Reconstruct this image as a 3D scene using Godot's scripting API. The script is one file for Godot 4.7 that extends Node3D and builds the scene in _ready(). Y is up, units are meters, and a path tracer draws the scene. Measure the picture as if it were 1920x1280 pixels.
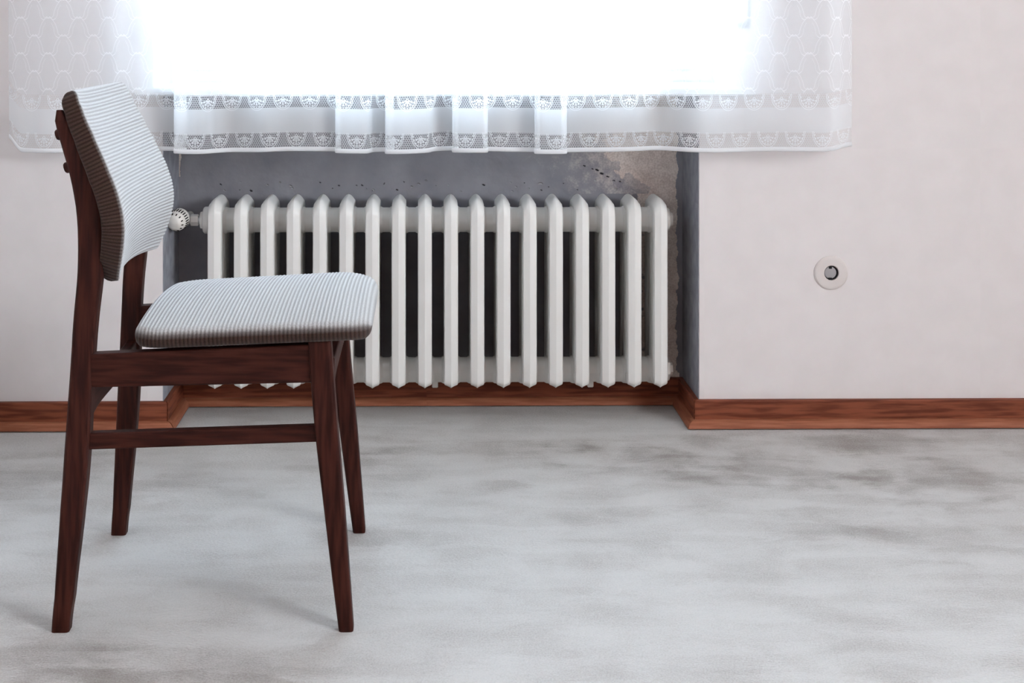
extends Node3D
# A dark wooden chair with ribbed pale upholstery before a niche with a cast-iron radiator, lace curtain above.
# The wall with the window is the plane z = 0; the room lies at z > 0; y is up, metres.

var taken := {}
var M := {}

# ---------------------------------------------------------------- naming and tagging
func numbered(called: String) -> String:
	if not taken.has(called):
		taken[called] = 0
		return called
	taken[called] += 1
	return "%s_%03d" % [called, taken[called]]

func tag(o: Node, label: String, category: String, group := "") -> void:
	o.set_meta("label", label)
	o.set_meta("category", category)
	if group:
		o.set_meta("group", group)

func base(called: String, at := Vector3.ZERO) -> Node3D:
	var o := Node3D.new()
	o.name = numbered(called)
	add_child(o)
	o.position = at
	return o

func obj(called: String, mesh: Mesh, m: Material, parent: Node = self) -> MeshInstance3D:
	var o := MeshInstance3D.new()
	o.name = numbered(called) if parent == self else called
	o.mesh = mesh
	if m.has_meta("grain"):
		mesh = box_uv(mesh, m.get_meta("grain"))
		o.mesh = mesh
	for i in mesh.get_surface_count():
		o.set_surface_override_material(i, m)
	parent.add_child(o, true)
	if parent != self and parent is Node3D and parent.has_meta("origin"):
		o.position = -(parent.get_meta("origin") as Vector3)
	return o

# texture coordinates from the place of each face: along the two axes it spreads in
func box_uv(mesh: Mesh, s: Vector3) -> ArrayMesh:
	var out := ArrayMesh.new()
	for k in mesh.get_surface_count():
		var a := mesh.surface_get_arrays(k)
		var v: PackedVector3Array = a[Mesh.ARRAY_VERTEX]
		var uv := PackedVector2Array()
		uv.resize(v.size())
		for i in range(0, v.size(), 3):
			var n := (v[i + 1] - v[i]).cross(v[i + 2] - v[i]).abs()
			var ax := n.max_axis_index()
			for j in 3:
				var p := v[i + j] * s
				uv[i + j] = Vector2(p.z, p.y) if ax == 0 else Vector2(p.x, p.z) if ax == 1 else Vector2(p.x, p.y)
		a[Mesh.ARRAY_TEX_UV] = uv
		out.add_surface_from_arrays(Mesh.PRIMITIVE_TRIANGLES, a)
	return out

func struct(called: String, mesh: Mesh, m: Material) -> MeshInstance3D:
	var o := obj(called, mesh, m)
	o.set_meta("kind", "structure")
	return o

# ---------------------------------------------------------------- mesh building
class Tris:
	var v := PackedVector3Array()
	var uv := PackedVector2Array()
	var col := PackedColorArray()
	var grp := PackedInt32Array()
	func tri(a: Vector3, b: Vector3, c: Vector3, g := -1, ua := Vector2.ZERO, ub := Vector2.ZERO, uc := Vector2.ZERO) -> void:
		v.append(a); v.append(b); v.append(c)
		uv.append(ua); uv.append(ub); uv.append(uc)
		grp.append(g)
	func quad(a: Vector3, b: Vector3, c: Vector3, d: Vector3, g := -1) -> void:
		tri(a, b, c, g); tri(a, c, d, g)
	func volume(from := 0) -> float:
		var s := 0.0
		for i in range(from, v.size(), 3):
			s += v[i].dot(v[i + 1].cross(v[i + 2]))
		return s
	# make the faces since vertex `from` point outwards (front faces run clockwise)
	func outward(from := 0) -> void:
		var c := Vector3.ZERO
		for i in range(from, v.size()):
			c += v[i]
		c /= maxf(1.0, v.size() - from)
		var s := 0.0
		for i in range(from, v.size(), 3):
			s += (v[i] - c).dot((v[i + 1] - c).cross(v[i + 2] - c))
		if s > 0.0:
			for i in range(from, v.size(), 3):
				var t := v[i + 1]; v[i + 1] = v[i + 2]; v[i + 2] = t
				var u := uv[i + 1]; uv[i + 1] = uv[i + 2]; uv[i + 2] = u
				if col.size() == v.size():
					var k := col[i + 1]; col[i + 1] = col[i + 2]; col[i + 2] = k
	func mesh() -> ArrayMesh:
		var st := SurfaceTool.new()
		st.begin(Mesh.PRIMITIVE_TRIANGLES)
		var colored := col.size() == v.size()
		for i in v.size():
			st.set_smooth_group(grp[i / 3])
			st.set_uv(uv[i])
			if colored:
				st.set_color(col[i])
			st.add_vertex(v[i])
		st.generate_normals()
		return st.commit()

# box with chamfered edges
func add_box(t: Tris, a: Vector3, b: Vector3, ch := 0.0) -> void:
	var from := t.v.size()
	var lo := Vector3(minf(a.x, b.x), minf(a.y, b.y), minf(a.z, b.z))
	var hi := Vector3(maxf(a.x, b.x), maxf(a.y, b.y), maxf(a.z, b.z))
	if ch <= 0.0:
		var p := []
		for k in 8:
			p.append(Vector3(hi.x if k & 1 else lo.x, hi.y if k & 2 else lo.y, hi.z if k & 4 else lo.z))
		for q in [[0, 1, 3, 2], [4, 6, 7, 5], [0, 4, 5, 1], [2, 3, 7, 6], [0, 2, 6, 4], [1, 5, 7, 3]]:
			t.quad(p[q[0]], p[q[1]], p[q[2]], p[q[3]])
	else:
		# three nested point sets: for each corner the points inset along two of the axes
		var P := func(k: int, ax: int) -> Vector3:
			var s := Vector3(1.0 if k & 1 else -1.0, 1.0 if k & 2 else -1.0, 1.0 if k & 4 else -1.0)
			var q := Vector3(hi.x if k & 1 else lo.x, hi.y if k & 2 else lo.y, hi.z if k & 4 else lo.z)
			for i in 3:
				if i != ax:
					q[i] -= s[i] * ch
			return q
		for q in [[0, 1, 3, 2, 2], [4, 6, 7, 5, 2], [0, 4, 5, 1, 1], [2, 3, 7, 6, 1], [0, 2, 6, 4, 0], [1, 5, 7, 3, 0]]:
			t.quad(P.call(q[0], q[4]), P.call(q[1], q[4]), P.call(q[2], q[4]), P.call(q[3], q[4]))
		for e in [[0, 1, 1, 2], [2, 3, 2, 1], [4, 5, 2, 1], [6, 7, 1, 2], [0, 2, 2, 0], [1, 3, 0, 2], [4, 6, 0, 2], [5, 7, 2, 0], [0, 4, 0, 1], [1, 5, 1, 0], [2, 6, 1, 0], [3, 7, 0, 1]]:
			t.quad(P.call(e[0], e[2]), P.call(e[1], e[2]), P.call(e[1], e[3]), P.call(e[0], e[3]))
		for k in 8:
			var odd: bool = ((k & 1) + ((k >> 1) & 1) + ((k >> 2) & 1)) % 2 == 1
			t.tri(P.call(k, 0), P.call(k, 2 if odd else 1), P.call(k, 1 if odd else 2))
	fix_box(t, from, (lo + hi) * 0.5)

# convex shape: turn every face away from the middle
func fix_box(t: Tris, from: int, c: Vector3) -> void:
	for i in range(from, t.v.size(), 3):
		var n := (t.v[i + 1] - t.v[i]).cross(t.v[i + 2] - t.v[i])
		if n.dot((t.v[i] + t.v[i + 1] + t.v[i + 2]) / 3.0 - c) > 0.0:
			var x := t.v[i + 1]; t.v[i + 1] = t.v[i + 2]; t.v[i + 2] = x

func box_mesh(a: Vector3, b: Vector3, ch := 0.0) -> ArrayMesh:
	var t := Tris.new()
	add_box(t, a, b, ch)
	return t.mesh()

# skin closed rings, with end caps
func add_loft(t: Tris, rings: Array, smooth := -1, caps := true, loop := false) -> void:
	var from := t.v.size()
	var n: int = rings[0].size()
	var last := rings.size() if loop else rings.size() - 1
	for i in last:
		var a: PackedVector3Array = rings[i]
		var b: PackedVector3Array = rings[(i + 1) % rings.size()]
		for k in n:
			var k2 := (k + 1) % n
			t.tri(a[k], b[k], b[k2], smooth)
			t.tri(a[k], b[k2], a[k2], smooth)
	if caps and not loop:
		for e in [0, rings.size() - 1]:
			var r: PackedVector3Array = rings[e]
			var c := Vector3.ZERO
			for p in r:
				c += p
			c /= n
			for k in n:
				if e == 0:
					t.tri(c, r[k], r[(k + 1) % n], -1)
				else:
					t.tri(c, r[(k + 1) % n], r[k], -1)
	t.outward(from)

# rounded rectangle ring in the plane of axes a, b
func rrect(c: Vector3, a: Vector3, b: Vector3, ha: float, hb: float, r: float, seg := 3) -> PackedVector3Array:
	var out := PackedVector3Array()
	for q in 4:
		var sa: float = [1, -1, -1, 1][q]
		var sb: float = [1, 1, -1, -1][q]
		for k in seg + 1:
			var an := PI / 2 * (q + float(k) / seg)
			out.append(c + a * (sa * (ha - r) + cos(an) * r) + b * (sb * (hb - r) + sin(an) * r))
	return out

func circle(c: Vector3, a: Vector3, b: Vector3, r: float, n := 24) -> PackedVector3Array:
	var out := PackedVector3Array()
	for k in n:
		out.append(c + (a * cos(TAU * k / n) + b * sin(TAU * k / n)) * r)
	return out

# lathe round an axis: prof = [[along, radius], ...]
func lathe(c: Vector3, axis: Vector3, prof: Array, n := 32, smooth := 1) -> ArrayMesh:
	var t := Tris.new()
	add_lathe(t, c, axis, prof, n, smooth)
	return t.mesh()

func add_lathe(t: Tris, c: Vector3, axis: Vector3, prof: Array, n := 32, smooth := 1) -> void:
	axis = axis.normalized()
	var a := axis.cross(Vector3(0.3, 0.9, 0.2)).normalized()
	var b := axis.cross(a)
	var rings := []
	for p in prof:
		rings.append(circle(c + axis * p[0], a, b, maxf(p[1], 0.00005), n))
	# each sharp turn of the profile starts a new smooth group
	var from := t.v.size()
	var g := smooth
	for i in rings.size() - 1:
		if i > 0 and smooth >= 0:
			var d0 := Vector2(prof[i][0] - prof[i - 1][0], prof[i][1] - prof[i - 1][1]).normalized()
			var d1 := Vector2(prof[i + 1][0] - prof[i][0], prof[i + 1][1] - prof[i][1]).normalized()
			if d0.dot(d1) < 0.75:
				g += 1
		for k in n:
			var k2 := (k + 1) % n
			t.tri(rings[i][k], rings[i + 1][k], rings[i + 1][k2], g)
			t.tri(rings[i][k], rings[i + 1][k2], rings[i][k2], g)
	for e in [0, rings.size() - 1]:
		var r: PackedVector3Array = rings[e]
		var m := Vector3.ZERO
		for p in r:
			m += p
		m /= n
		for k in n:
			if e == 0:
				t.tri(m, r[k], r[(k + 1) % n], -1)
			else:
				t.tri(m, r[(k + 1) % n], r[k], -1)
	t.outward(from)

func lerp_table(tb: Array, x: float, col: int) -> float:
	if x <= tb[0][0]:
		return tb[0][col]
	for i in range(1, tb.size()):
		if x <= tb[i][0]:
			var f: float = (x - tb[i - 1][0]) / (tb[i][0] - tb[i - 1][0])
			# Catmull-Rom through the table
			var p0: float = tb[maxi(i - 2, 0)][col]
			var p1: float = tb[i - 1][col]
			var p2: float = tb[i][col]
			var p3: float = tb[mini(i + 1, tb.size() - 1)][col]
			return 0.5 * (2 * p1 + (p2 - p0) * f + (2 * p0 - 5 * p1 + 4 * p2 - p3) * f * f + (3 * p1 - p0 - 3 * p2 + p3) * f * f * f)
	return tb[tb.size() - 1][col]

# ---------------------------------------------------------------- materials and textures
func lin(r: float, g: float, b: float) -> Color:
	return Color(r, g, b).linear_to_srgb()

func noise_image(seed_: int, w: int, h: int, freq: float, oct := 4, type := FastNoiseLite.TYPE_SIMPLEX_SMOOTH, warp := 0.0) -> PackedByteArray:
	var n := FastNoiseLite.new()
	n.seed = seed_
	n.noise_type = type
	n.frequency = freq
	n.fractal_octaves = oct
	if warp > 0.0:
		n.domain_warp_enabled = true
		n.domain_warp_amplitude = warp
		n.domain_warp_frequency = freq * 1.5
	var im := n.get_image(w, h, false, false, true)
	im.convert(Image.FORMAT_L8)
	return im.get_data()

func stretched(seed_: int, w: int, h: int, freq: float, sx: int, sy: int, oct := 4, warp := 0.0) -> PackedByteArray:
	var d := noise_image(seed_, w / sx, h / sy, freq, oct, FastNoiseLite.TYPE_SIMPLEX_SMOOTH, warp)
	var im := Image.create_from_data(w / sx, h / sy, false, Image.FORMAT_L8, d)
	im.resize(w, h, Image.INTERPOLATE_CUBIC)
	return im.get_data()

func tex(im: Image) -> ImageTexture:
	return ImageTexture.create_from_image(im)

# greyscale bytes -> colours between two linear colours
func ramp(d: PackedByteArray, w: int, h: int, lo: Vector3, hi: Vector3, a := 0.0, b := 1.0) -> Image:
	var out := PackedByteArray()
	out.resize(w * h * 3)
	var lut := PackedByteArray()
	lut.resize(768)
	for i in 256:
		var t := smoothstep(a, b, i / 255.0)
		var c := lo.lerp(hi, t)
		var s := Color(c.x, c.y, c.z).linear_to_srgb()
		lut[i * 3] = int(clampf(s.r, 0, 1) * 255)
		lut[i * 3 + 1] = int(clampf(s.g, 0, 1) * 255)
		lut[i * 3 + 2] = int(clampf(s.b, 0, 1) * 255)
	for i in w * h:
		var k := d[i] * 3
		out[i * 3] = lut[k]
		out[i * 3 + 1] = lut[k + 1]
		out[i * 3 + 2] = lut[k + 2]
	return Image.create_from_data(w, h, false, Image.FORMAT_RGB8, out)

func grey(d: PackedByteArray, w: int, h: int) -> ImageTexture:
	return tex(Image.create_from_data(w, h, false, Image.FORMAT_L8, d))

func std(r: float, g: float, b: float, rough: float, spec := 0.5) -> StandardMaterial3D:
	var m := StandardMaterial3D.new()
	m.albedo_color = lin(r, g, b)
	m.roughness = rough
	m.metallic_specular = spec
	return m

func grain(m: StandardMaterial3D, s: Vector3) -> void:
	m.set_meta("grain", s)

func make_materials() -> void:
	# wall paint: rolled emulsion with a faint mottle and fine relief
	var w := std(1, 1, 1, 0.9, 0.3)
	w.albedo_texture = tex(ramp(noise_image(3, 512, 512, 0.012, 5), 512, 512, Vector3(0.725, 0.685, 0.68), Vector3(0.755, 0.715, 0.71)))
	grain(w, Vector3.ONE * 1.6)
	M.wall = w
	M.ceiling = std(0.66, 0.66, 0.65, 0.95, 0.2)
	M.white_paint = std(0.80, 0.81, 0.82, 0.35, 0.5)
	M.sill = std(0.78, 0.79, 0.80, 0.3, 0.5)
	# grey distemper of the jambs, dirty
	var j := std(1, 1, 1, 0.95, 0.2)
	j.albedo_texture = tex(ramp(noise_image(8, 512, 512, 0.02, 5), 512, 512, Vector3(0.24, 0.245, 0.28), Vector3(0.33, 0.335, 0.37)))
	grain(j, Vector3.ONE * 2.0)
	M.jamb = j
	# radiator enamel
	M.enamel = std(0.74, 0.735, 0.71, 0.38, 0.5)
	M.plastic = std(0.80, 0.78, 0.73, 0.35)
	M.black = std(0.012, 0.012, 0.014, 0.7, 0.3)
	M.metal = std(0.55, 0.57, 0.58, 0.35)
	M.metal.metallic = 0.8
	M.insert = std(0.36, 0.35, 0.36, 0.6)
	M.iron = std(0.05, 0.05, 0.055, 0.6)
	# dark stained wood, grain along y / along x / along z
	var g := tex(ramp(noise_image(21, 512, 512, 0.02, 5), 512, 512, Vector3(0.021, 0.0050, 0.0036), Vector3(0.052, 0.0145, 0.0098), 0.15, 0.9))
	for k in [["wood_y", Vector3(9, 0.8, 9)], ["wood_x", Vector3(0.8, 9, 9)], ["wood_z", Vector3(9, 9, 0.8)]]:
		var m := std(1, 1, 1, 0.5, 0.25)
		m.albedo_texture = g
		grain(m, k[1])
		M[k[0]] = m
	# skirting: reddish brown, darker streaks
	var b := tex(ramp(noise_image(31, 512, 512, 0.018, 5), 512, 512, Vector3(0.13, 0.035, 0.018), Vector3(0.24, 0.072, 0.038), 0.2, 0.75))
	var b2 := tex(ramp(noise_image(33, 512, 512, 0.018, 5), 512, 512, Vector3(0.26, 0.088, 0.047), Vector3(0.36, 0.135, 0.075), 0.2, 0.8))
	for k in [["board_x", b, Vector3(0.7, 8, 8)], ["board_z", b, Vector3(8, 8, 0.7)], ["bead_x", b2, Vector3(0.7, 8, 8)], ["bead_z", b2, Vector3(8, 8, 0.7)]]:
		var m := std(1, 1, 1, 0.5, 0.28)
		m.albedo_texture = k[1]
		grain(m, k[2])
		M[k[0]] = m
	M.glass = std(1, 1, 1, 0.02, 0.5)
	M.glass.transparency = BaseMaterial3D.TRANSPARENCY_ALPHA
	M.glass.albedo_color = Color(1, 1, 1, 0.06)
	M.rubber = std(0.02, 0.02, 0.022, 0.7)
	M.strap = std(0.20, 0.21, 0.20, 0.9)
	M.plate = std(0.66, 0.61, 0.59, 0.4)
	M.plaster = std(0.52, 0.42, 0.36, 0.95, 0.2)
	# ribbed upholstery: the colour of the yarns comes from the vertices, the weave from the relief
	var f := std(1, 1, 1, 0.95, 0.2)
	f.vertex_color_use_as_albedo = true
	f.rim_enabled = true
	f.rim = 0.25
	f.albedo_texture = tex(ramp(noise_image(41, 512, 512, 0.22, 2), 512, 512, Vector3.ONE * 0.80, Vector3.ONE * 1.0, 0.2, 0.7))
	grain(f, Vector3.ONE * 3.0)
	M.fabric = f
	make_carpet()
	make_niche_plaster()
	make_lace()

func make_carpet() -> void:
	# short pile, pale, with darker swathes where the nap lies the other way, and long dark ones by the wall; the picture spans 2.5 m by 1.515 m of floor
	var w := 2048
	var n := 1024
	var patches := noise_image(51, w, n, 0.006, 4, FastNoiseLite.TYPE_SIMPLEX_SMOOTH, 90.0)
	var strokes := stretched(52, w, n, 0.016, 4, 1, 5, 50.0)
	var warp := noise_image(56, w, n, 0.012, 5)
	var fine := noise_image(54, w, n, 0.35, 2)
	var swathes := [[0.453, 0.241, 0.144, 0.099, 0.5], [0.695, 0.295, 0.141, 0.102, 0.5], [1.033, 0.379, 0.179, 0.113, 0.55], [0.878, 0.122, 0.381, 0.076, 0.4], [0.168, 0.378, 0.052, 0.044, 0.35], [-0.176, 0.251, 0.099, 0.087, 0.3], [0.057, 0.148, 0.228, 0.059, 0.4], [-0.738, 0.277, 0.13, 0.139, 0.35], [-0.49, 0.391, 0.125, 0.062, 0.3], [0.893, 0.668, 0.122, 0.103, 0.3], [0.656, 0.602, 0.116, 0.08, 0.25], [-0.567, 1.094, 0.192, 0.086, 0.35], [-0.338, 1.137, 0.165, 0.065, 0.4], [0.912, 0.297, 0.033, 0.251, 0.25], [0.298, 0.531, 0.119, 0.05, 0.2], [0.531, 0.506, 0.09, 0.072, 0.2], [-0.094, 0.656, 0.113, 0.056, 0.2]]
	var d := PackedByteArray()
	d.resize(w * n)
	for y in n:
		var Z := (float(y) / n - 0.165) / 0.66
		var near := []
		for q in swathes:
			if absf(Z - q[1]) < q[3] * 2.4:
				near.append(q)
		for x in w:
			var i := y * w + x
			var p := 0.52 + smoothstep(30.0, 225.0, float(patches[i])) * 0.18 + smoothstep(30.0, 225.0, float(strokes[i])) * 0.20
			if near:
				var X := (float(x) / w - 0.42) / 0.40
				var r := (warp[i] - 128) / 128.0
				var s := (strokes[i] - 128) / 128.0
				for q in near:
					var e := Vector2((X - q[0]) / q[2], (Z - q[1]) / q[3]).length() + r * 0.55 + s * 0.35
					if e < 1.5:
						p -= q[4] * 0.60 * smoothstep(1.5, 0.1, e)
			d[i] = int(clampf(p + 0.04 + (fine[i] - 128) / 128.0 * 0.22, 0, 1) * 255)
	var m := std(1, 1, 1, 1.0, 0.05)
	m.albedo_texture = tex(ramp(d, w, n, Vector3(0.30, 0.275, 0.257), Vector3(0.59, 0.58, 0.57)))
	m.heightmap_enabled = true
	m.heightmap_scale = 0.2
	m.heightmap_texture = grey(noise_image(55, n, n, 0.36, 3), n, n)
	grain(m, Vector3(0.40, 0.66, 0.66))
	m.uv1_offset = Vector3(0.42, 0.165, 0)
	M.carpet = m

func make_niche_plaster() -> void:
	# back of the niche: grey distemper, broken away to beige plaster at the right, chipped in a row above the radiator
	var w := 1024
	var h := 620
	var tone := noise_image(61, w, h, 0.008, 5)
	var rough := noise_image(62, w, h, 0.03, 5)
	var fine := noise_image(63, w, h, 0.2, 3)
	var c := PackedByteArray(); c.resize(w * h * 3)
	var hh := PackedByteArray(); hh.resize(w * h)
	var rng := RandomNumberGenerator.new(); rng.seed = 6
	var chips := []
	for k in 46:
		chips.append([rng.randf_range(0.08, 0.9), 0.517 + rng.randf_range(-0.012, 0.016), rng.randf_range(0.0008, 0.0022), rng.randf() < 0.4])
	for k in 7:
		chips.append([0.80 + k * 0.013 + rng.randf_range(-0.006, 0.006), 0.567 - k * 0.006 + rng.randf_range(-0.006, 0.006), rng.randf_range(0.0015, 0.0035), true])
	for y in h:
		var Y := 0.745 * (1.0 - (y + 0.5) / h)
		for x in w:
			var i := y * w + x
			var X := (x + 0.5) / w
			var t := tone[i] / 255.0
			var r := (rough[i] - 128) / 128.0
			var col := Vector3(0.23, 0.23, 0.26).lerp(Vector3(0.33, 0.33, 0.355), t)
			var hgt := 0.6 + 0.1 * r
			# outline of the broken patch
			var edge := 0.905 + r * 0.03
			if Y > 0.50:
				edge = 0.93 - smoothstep(0.49, 0.60, Y) * 0.085 + r * 0.035
			var bare := smoothstep(-0.006, 0.006, X - edge)
			if Y > 0.50:
				bare = maxf(bare, smoothstep(0.70, 0.93, X + r * 0.10 - (0.62 - Y) * 0.6 + (fine[i] - 128) / 128.0 * 0.04) * 0.55)
			if X < 0.0055 + r * 0.003 and Y > 0.545 + r * 0.02:
				bare = 1.0
			if X > 0.988 + r * 0.006:
				bare = 0.0
			var pl := Vector3(0.62, 0.53, 0.475).lerp(Vector3(0.86, 0.775, 0.715), clampf(0.5 + r * 0.5 + (fine[i] - 128) / 180.0, 0, 1))
			col = col.lerp(pl, bare)
			hgt = lerpf(hgt, 0.35 + r * 0.25, bare)
			for q in (chips if Y > 0.49 and Y < 0.585 else []):
				if absf(q[1] - Y) < 0.012 and absf(q[0] - X) < 0.012:
					var dd := Vector2((X - q[0]) * 1.0 + (Y - q[1]) * 0.9 + r * 0.002, (Y - q[1]) * 1.3 + r * 0.001).length()
					if dd < q[2] * (1.0 + r * 0.5):
						col = Vector3(0.03, 0.03, 0.035) if q[3] else Vector3(0.38, 0.38, 0.39)
						hgt = 0.1
			var s := Color(col.x, col.y, col.z).linear_to_srgb()
			c[i * 3] = int(s.r * 255); c[i * 3 + 1] = int(s.g * 255); c[i * 3 + 2] = int(s.b * 255)
			hh[i] = int(clampf(hgt, 0, 1) * 255)
	var m := std(1, 1, 1, 0.95, 0.2)
	m.albedo_texture = tex(Image.create_from_data(w, h, false, Image.FORMAT_RGB8, c))
	m.heightmap_enabled = true
	m.heightmap_scale = 0.5
	m.heightmap_texture = grey(hh, w, h)
	m.texture_repeat = false
	M.niche = m

# ---- lace: alpha pictures of thread and hole
var L_w := 0
var L_h := 0
var L := PackedFloat32Array()

func lace_new(w: int, h: int, v: float) -> void:
	L_w = w; L_h = h
	L.resize(w * h); L.fill(v)

func stamp(x: float, y: float, r: float, v: float, wrap_y := true) -> void:
	for j in range(int(y - r - 1), int(y + r + 2)):
		if not wrap_y and (j < 0 or j >= L_h):
			continue
		for i in range(int(x - r - 1), int(x + r + 2)):
			var d := Vector2(i - x, j - y).length()
			if d < r + 0.7:
				var k := posmod(j, L_h) * L_w + posmod(i, L_w)
				L[k] = lerpf(L[k], v, clampf(r + 0.7 - d, 0, 1))

func stroke(pts: Array, r: float, v: float, wrap_y := true) -> void:
	var c := Curve2D.new()
	c.bake_interval = maxf(r * 0.6, 0.8)
	for i in pts.size():
		var p: Vector2 = pts[i]
		var d: Vector2 = (pts[mini(i + 1, pts.size() - 1)] - pts[maxi(i - 1, 0)]) / 6.0
		c.add_point(p, -d, d)
	for p in c.get_baked_points():
		stamp(p.x, p.y, r, v, wrap_y)

func lace_texture() -> ImageTexture:
	var d := PackedByteArray(); d.resize(L_w * L_h * 4)
	for i in L_w * L_h:
		d[i * 4] = 255; d[i * 4 + 1] = 255; d[i * 4 + 2] = 255
		d[i * 4 + 3] = int(clampf(L[i], 0, 1) * 255)
	return tex(Image.create_from_data(L_w, L_h, false, Image.FORMAT_RGBA8, d))

func lace_material(t: ImageTexture) -> StandardMaterial3D:
	var m := std(0.86, 0.88, 0.90, 0.9, 0.1)
	m.transparency = BaseMaterial3D.TRANSPARENCY_ALPHA
	m.albedo_texture = t
	m.backlight_enabled = true
	m.backlight = Color(0.9, 0.9, 0.9)
	m.cull_mode = BaseMaterial3D.CULL_DISABLED
	return m

# hexagonal net between rows y0 and y1
func net(y0: int, y1: int, pitch: float, thread: float, hole: float) -> void:
	var rows := pitch * 0.866
	for y in range(y0, y1):
		for x in L_w:
			var best := 1e9
			var second := 1e9
			var j0 := int(floor(y / rows))
			for j in range(j0 - 1, j0 + 3):
				var off := pitch * 0.5 if posmod(j, 2) == 1 else 0.0
				var i0 := roundf((x - off) / pitch)
				for i in range(int(i0) - 1, int(i0) + 2):
					var d := Vector2(x - (i * pitch + off), (y - j * rows)).length()
					if d < best:
						second = best; best = d
					elif d < second:
						second = d
			L[y * L_w + x] = lerpf(thread, hole, smoothstep(pitch * 0.10, pitch * 0.22, second - best))

func make_lace() -> void:
	# body: fine tulle with a trailing bell outline; the tile is 0.130 m by 0.156 m
	lace_new(416, 500, 0.60)
	var weave := noise_image(71, 416, 500, 0.35, 2)
	for i in L.size():
		L[i] += (weave[i] - 128) / 128.0 * 0.10
	for c in [Vector2(104, 40), Vector2(312, 40), Vector2(104, 290), Vector2(312, 290), Vector2(0, 165), Vector2(208, 165), Vector2(0, 415), Vector2(208, 415)]:
		var s := 1.0
		stroke([c + Vector2(-52, 14), c + Vector2(-34, 26), c + Vector2(-20, 14), c + Vector2(-10, 4), c + Vector2(0, 14), c + Vector2(10, 4), c + Vector2(20, 14), c + Vector2(34, 26), c + Vector2(52, 14)], 1.7, 0.80)
		for q in [-1, 1]:
			stroke([c + Vector2(q * 22, 18), c + Vector2(q * 46, 50), c + Vector2(q * 62, 92), c + Vector2(q * 70, 125), c + Vector2(q * 94, 142)], 1.4, 0.76)
			stroke([c + Vector2(q * 52, 14), c + Vector2(q * 62, -8), c + Vector2(q * 66, -40), c + Vector2(q * 84, -78)], 1.2, 0.72)
		for k in 5:
			stamp(c.x + (k - 2) * 6, c.y + 16 + absf(k - 2) * -3, 2.2, 0.80)
	M.lace_body = lace_material(lace_texture())
	M.lace_body.uv1_scale = Vector3(1 / 0.130, 1 / 0.156, 1)
	# border: the tile is 0.118 m wide (two shells) and 0.118 m high, from net to net
	lace_new(1024, 1024, 0.80)
	var fine := noise_image(72, 1024, 1024, 0.3, 2)
	for i in L.size():
		L[i] += (fine[i] - 128) / 128.0 * 0.08
	net(0, 262, 42.67, 0.90, 0.16)
	net(742, 1024, 42.67, 0.92, 0.14)
	for s in 2:
		for lower in 2:
			var cx := 256.0 + s * 512.0 + (256.0 if lower == 0 else 0.0)
			var top := 742.0 if lower else 30.0
			var deep := 300.0
			for rr in [1.0, 0.86]:
				stroke([Vector2(cx - 190 * rr, top - 20), Vector2(cx - 165 * rr, top + deep * 0.45 * rr), Vector2(cx - 90 * rr, top + deep * 0.82 * rr), Vector2(cx, top + deep * 0.93 * rr), Vector2(cx + 90 * rr, top + deep * 0.82 * rr), Vector2(cx + 165 * rr, top + deep * 0.45 * rr), Vector2(cx + 190 * rr, top - 20)], 6.0, 0.95, false)
			# blossom in the shell
			for k in 5:
				var an := PI * (0.12 + 0.19 * k)
				var e := Vector2(cx, top + 60) + Vector2(cos(an) * 92, sin(an) * 110)
				stroke([Vector2(cx, top + 70), e], 12.0, 0.86, false)
				stamp(e.x, e.y, 20.0, 0.9, false)
			stamp(cx, top + 62, 26, 0.95, false)
			stamp(cx, top + 62, 12, 0.2, false)
			# dotted arc of small leaves
			for k in 9:
				var an := PI * (0.04 + 0.115 * k)
				stamp(cx + cos(an) * 145, top + 20 + sin(an) * 195, 13, 0.95, false)
	for x in 1024:
		for y in 10:
			L[(1023 - y) * 1024 + x] = 0.95
			L[(742 - y) * 1024 + x] = maxf(L[(742 - y) * 1024 + x], 0.85)
	M.lace_border = lace_material(lace_texture())
	M.lace_border.uv1_scale = Vector3(1 / 0.118, 1, 1)
	var hm := std(0.86, 0.88, 0.90, 0.9, 0.1)
	hm.backlight_enabled = true
	hm.backlight = Color(0.85, 0.85, 0.85)
	M.hem = hm

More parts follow.
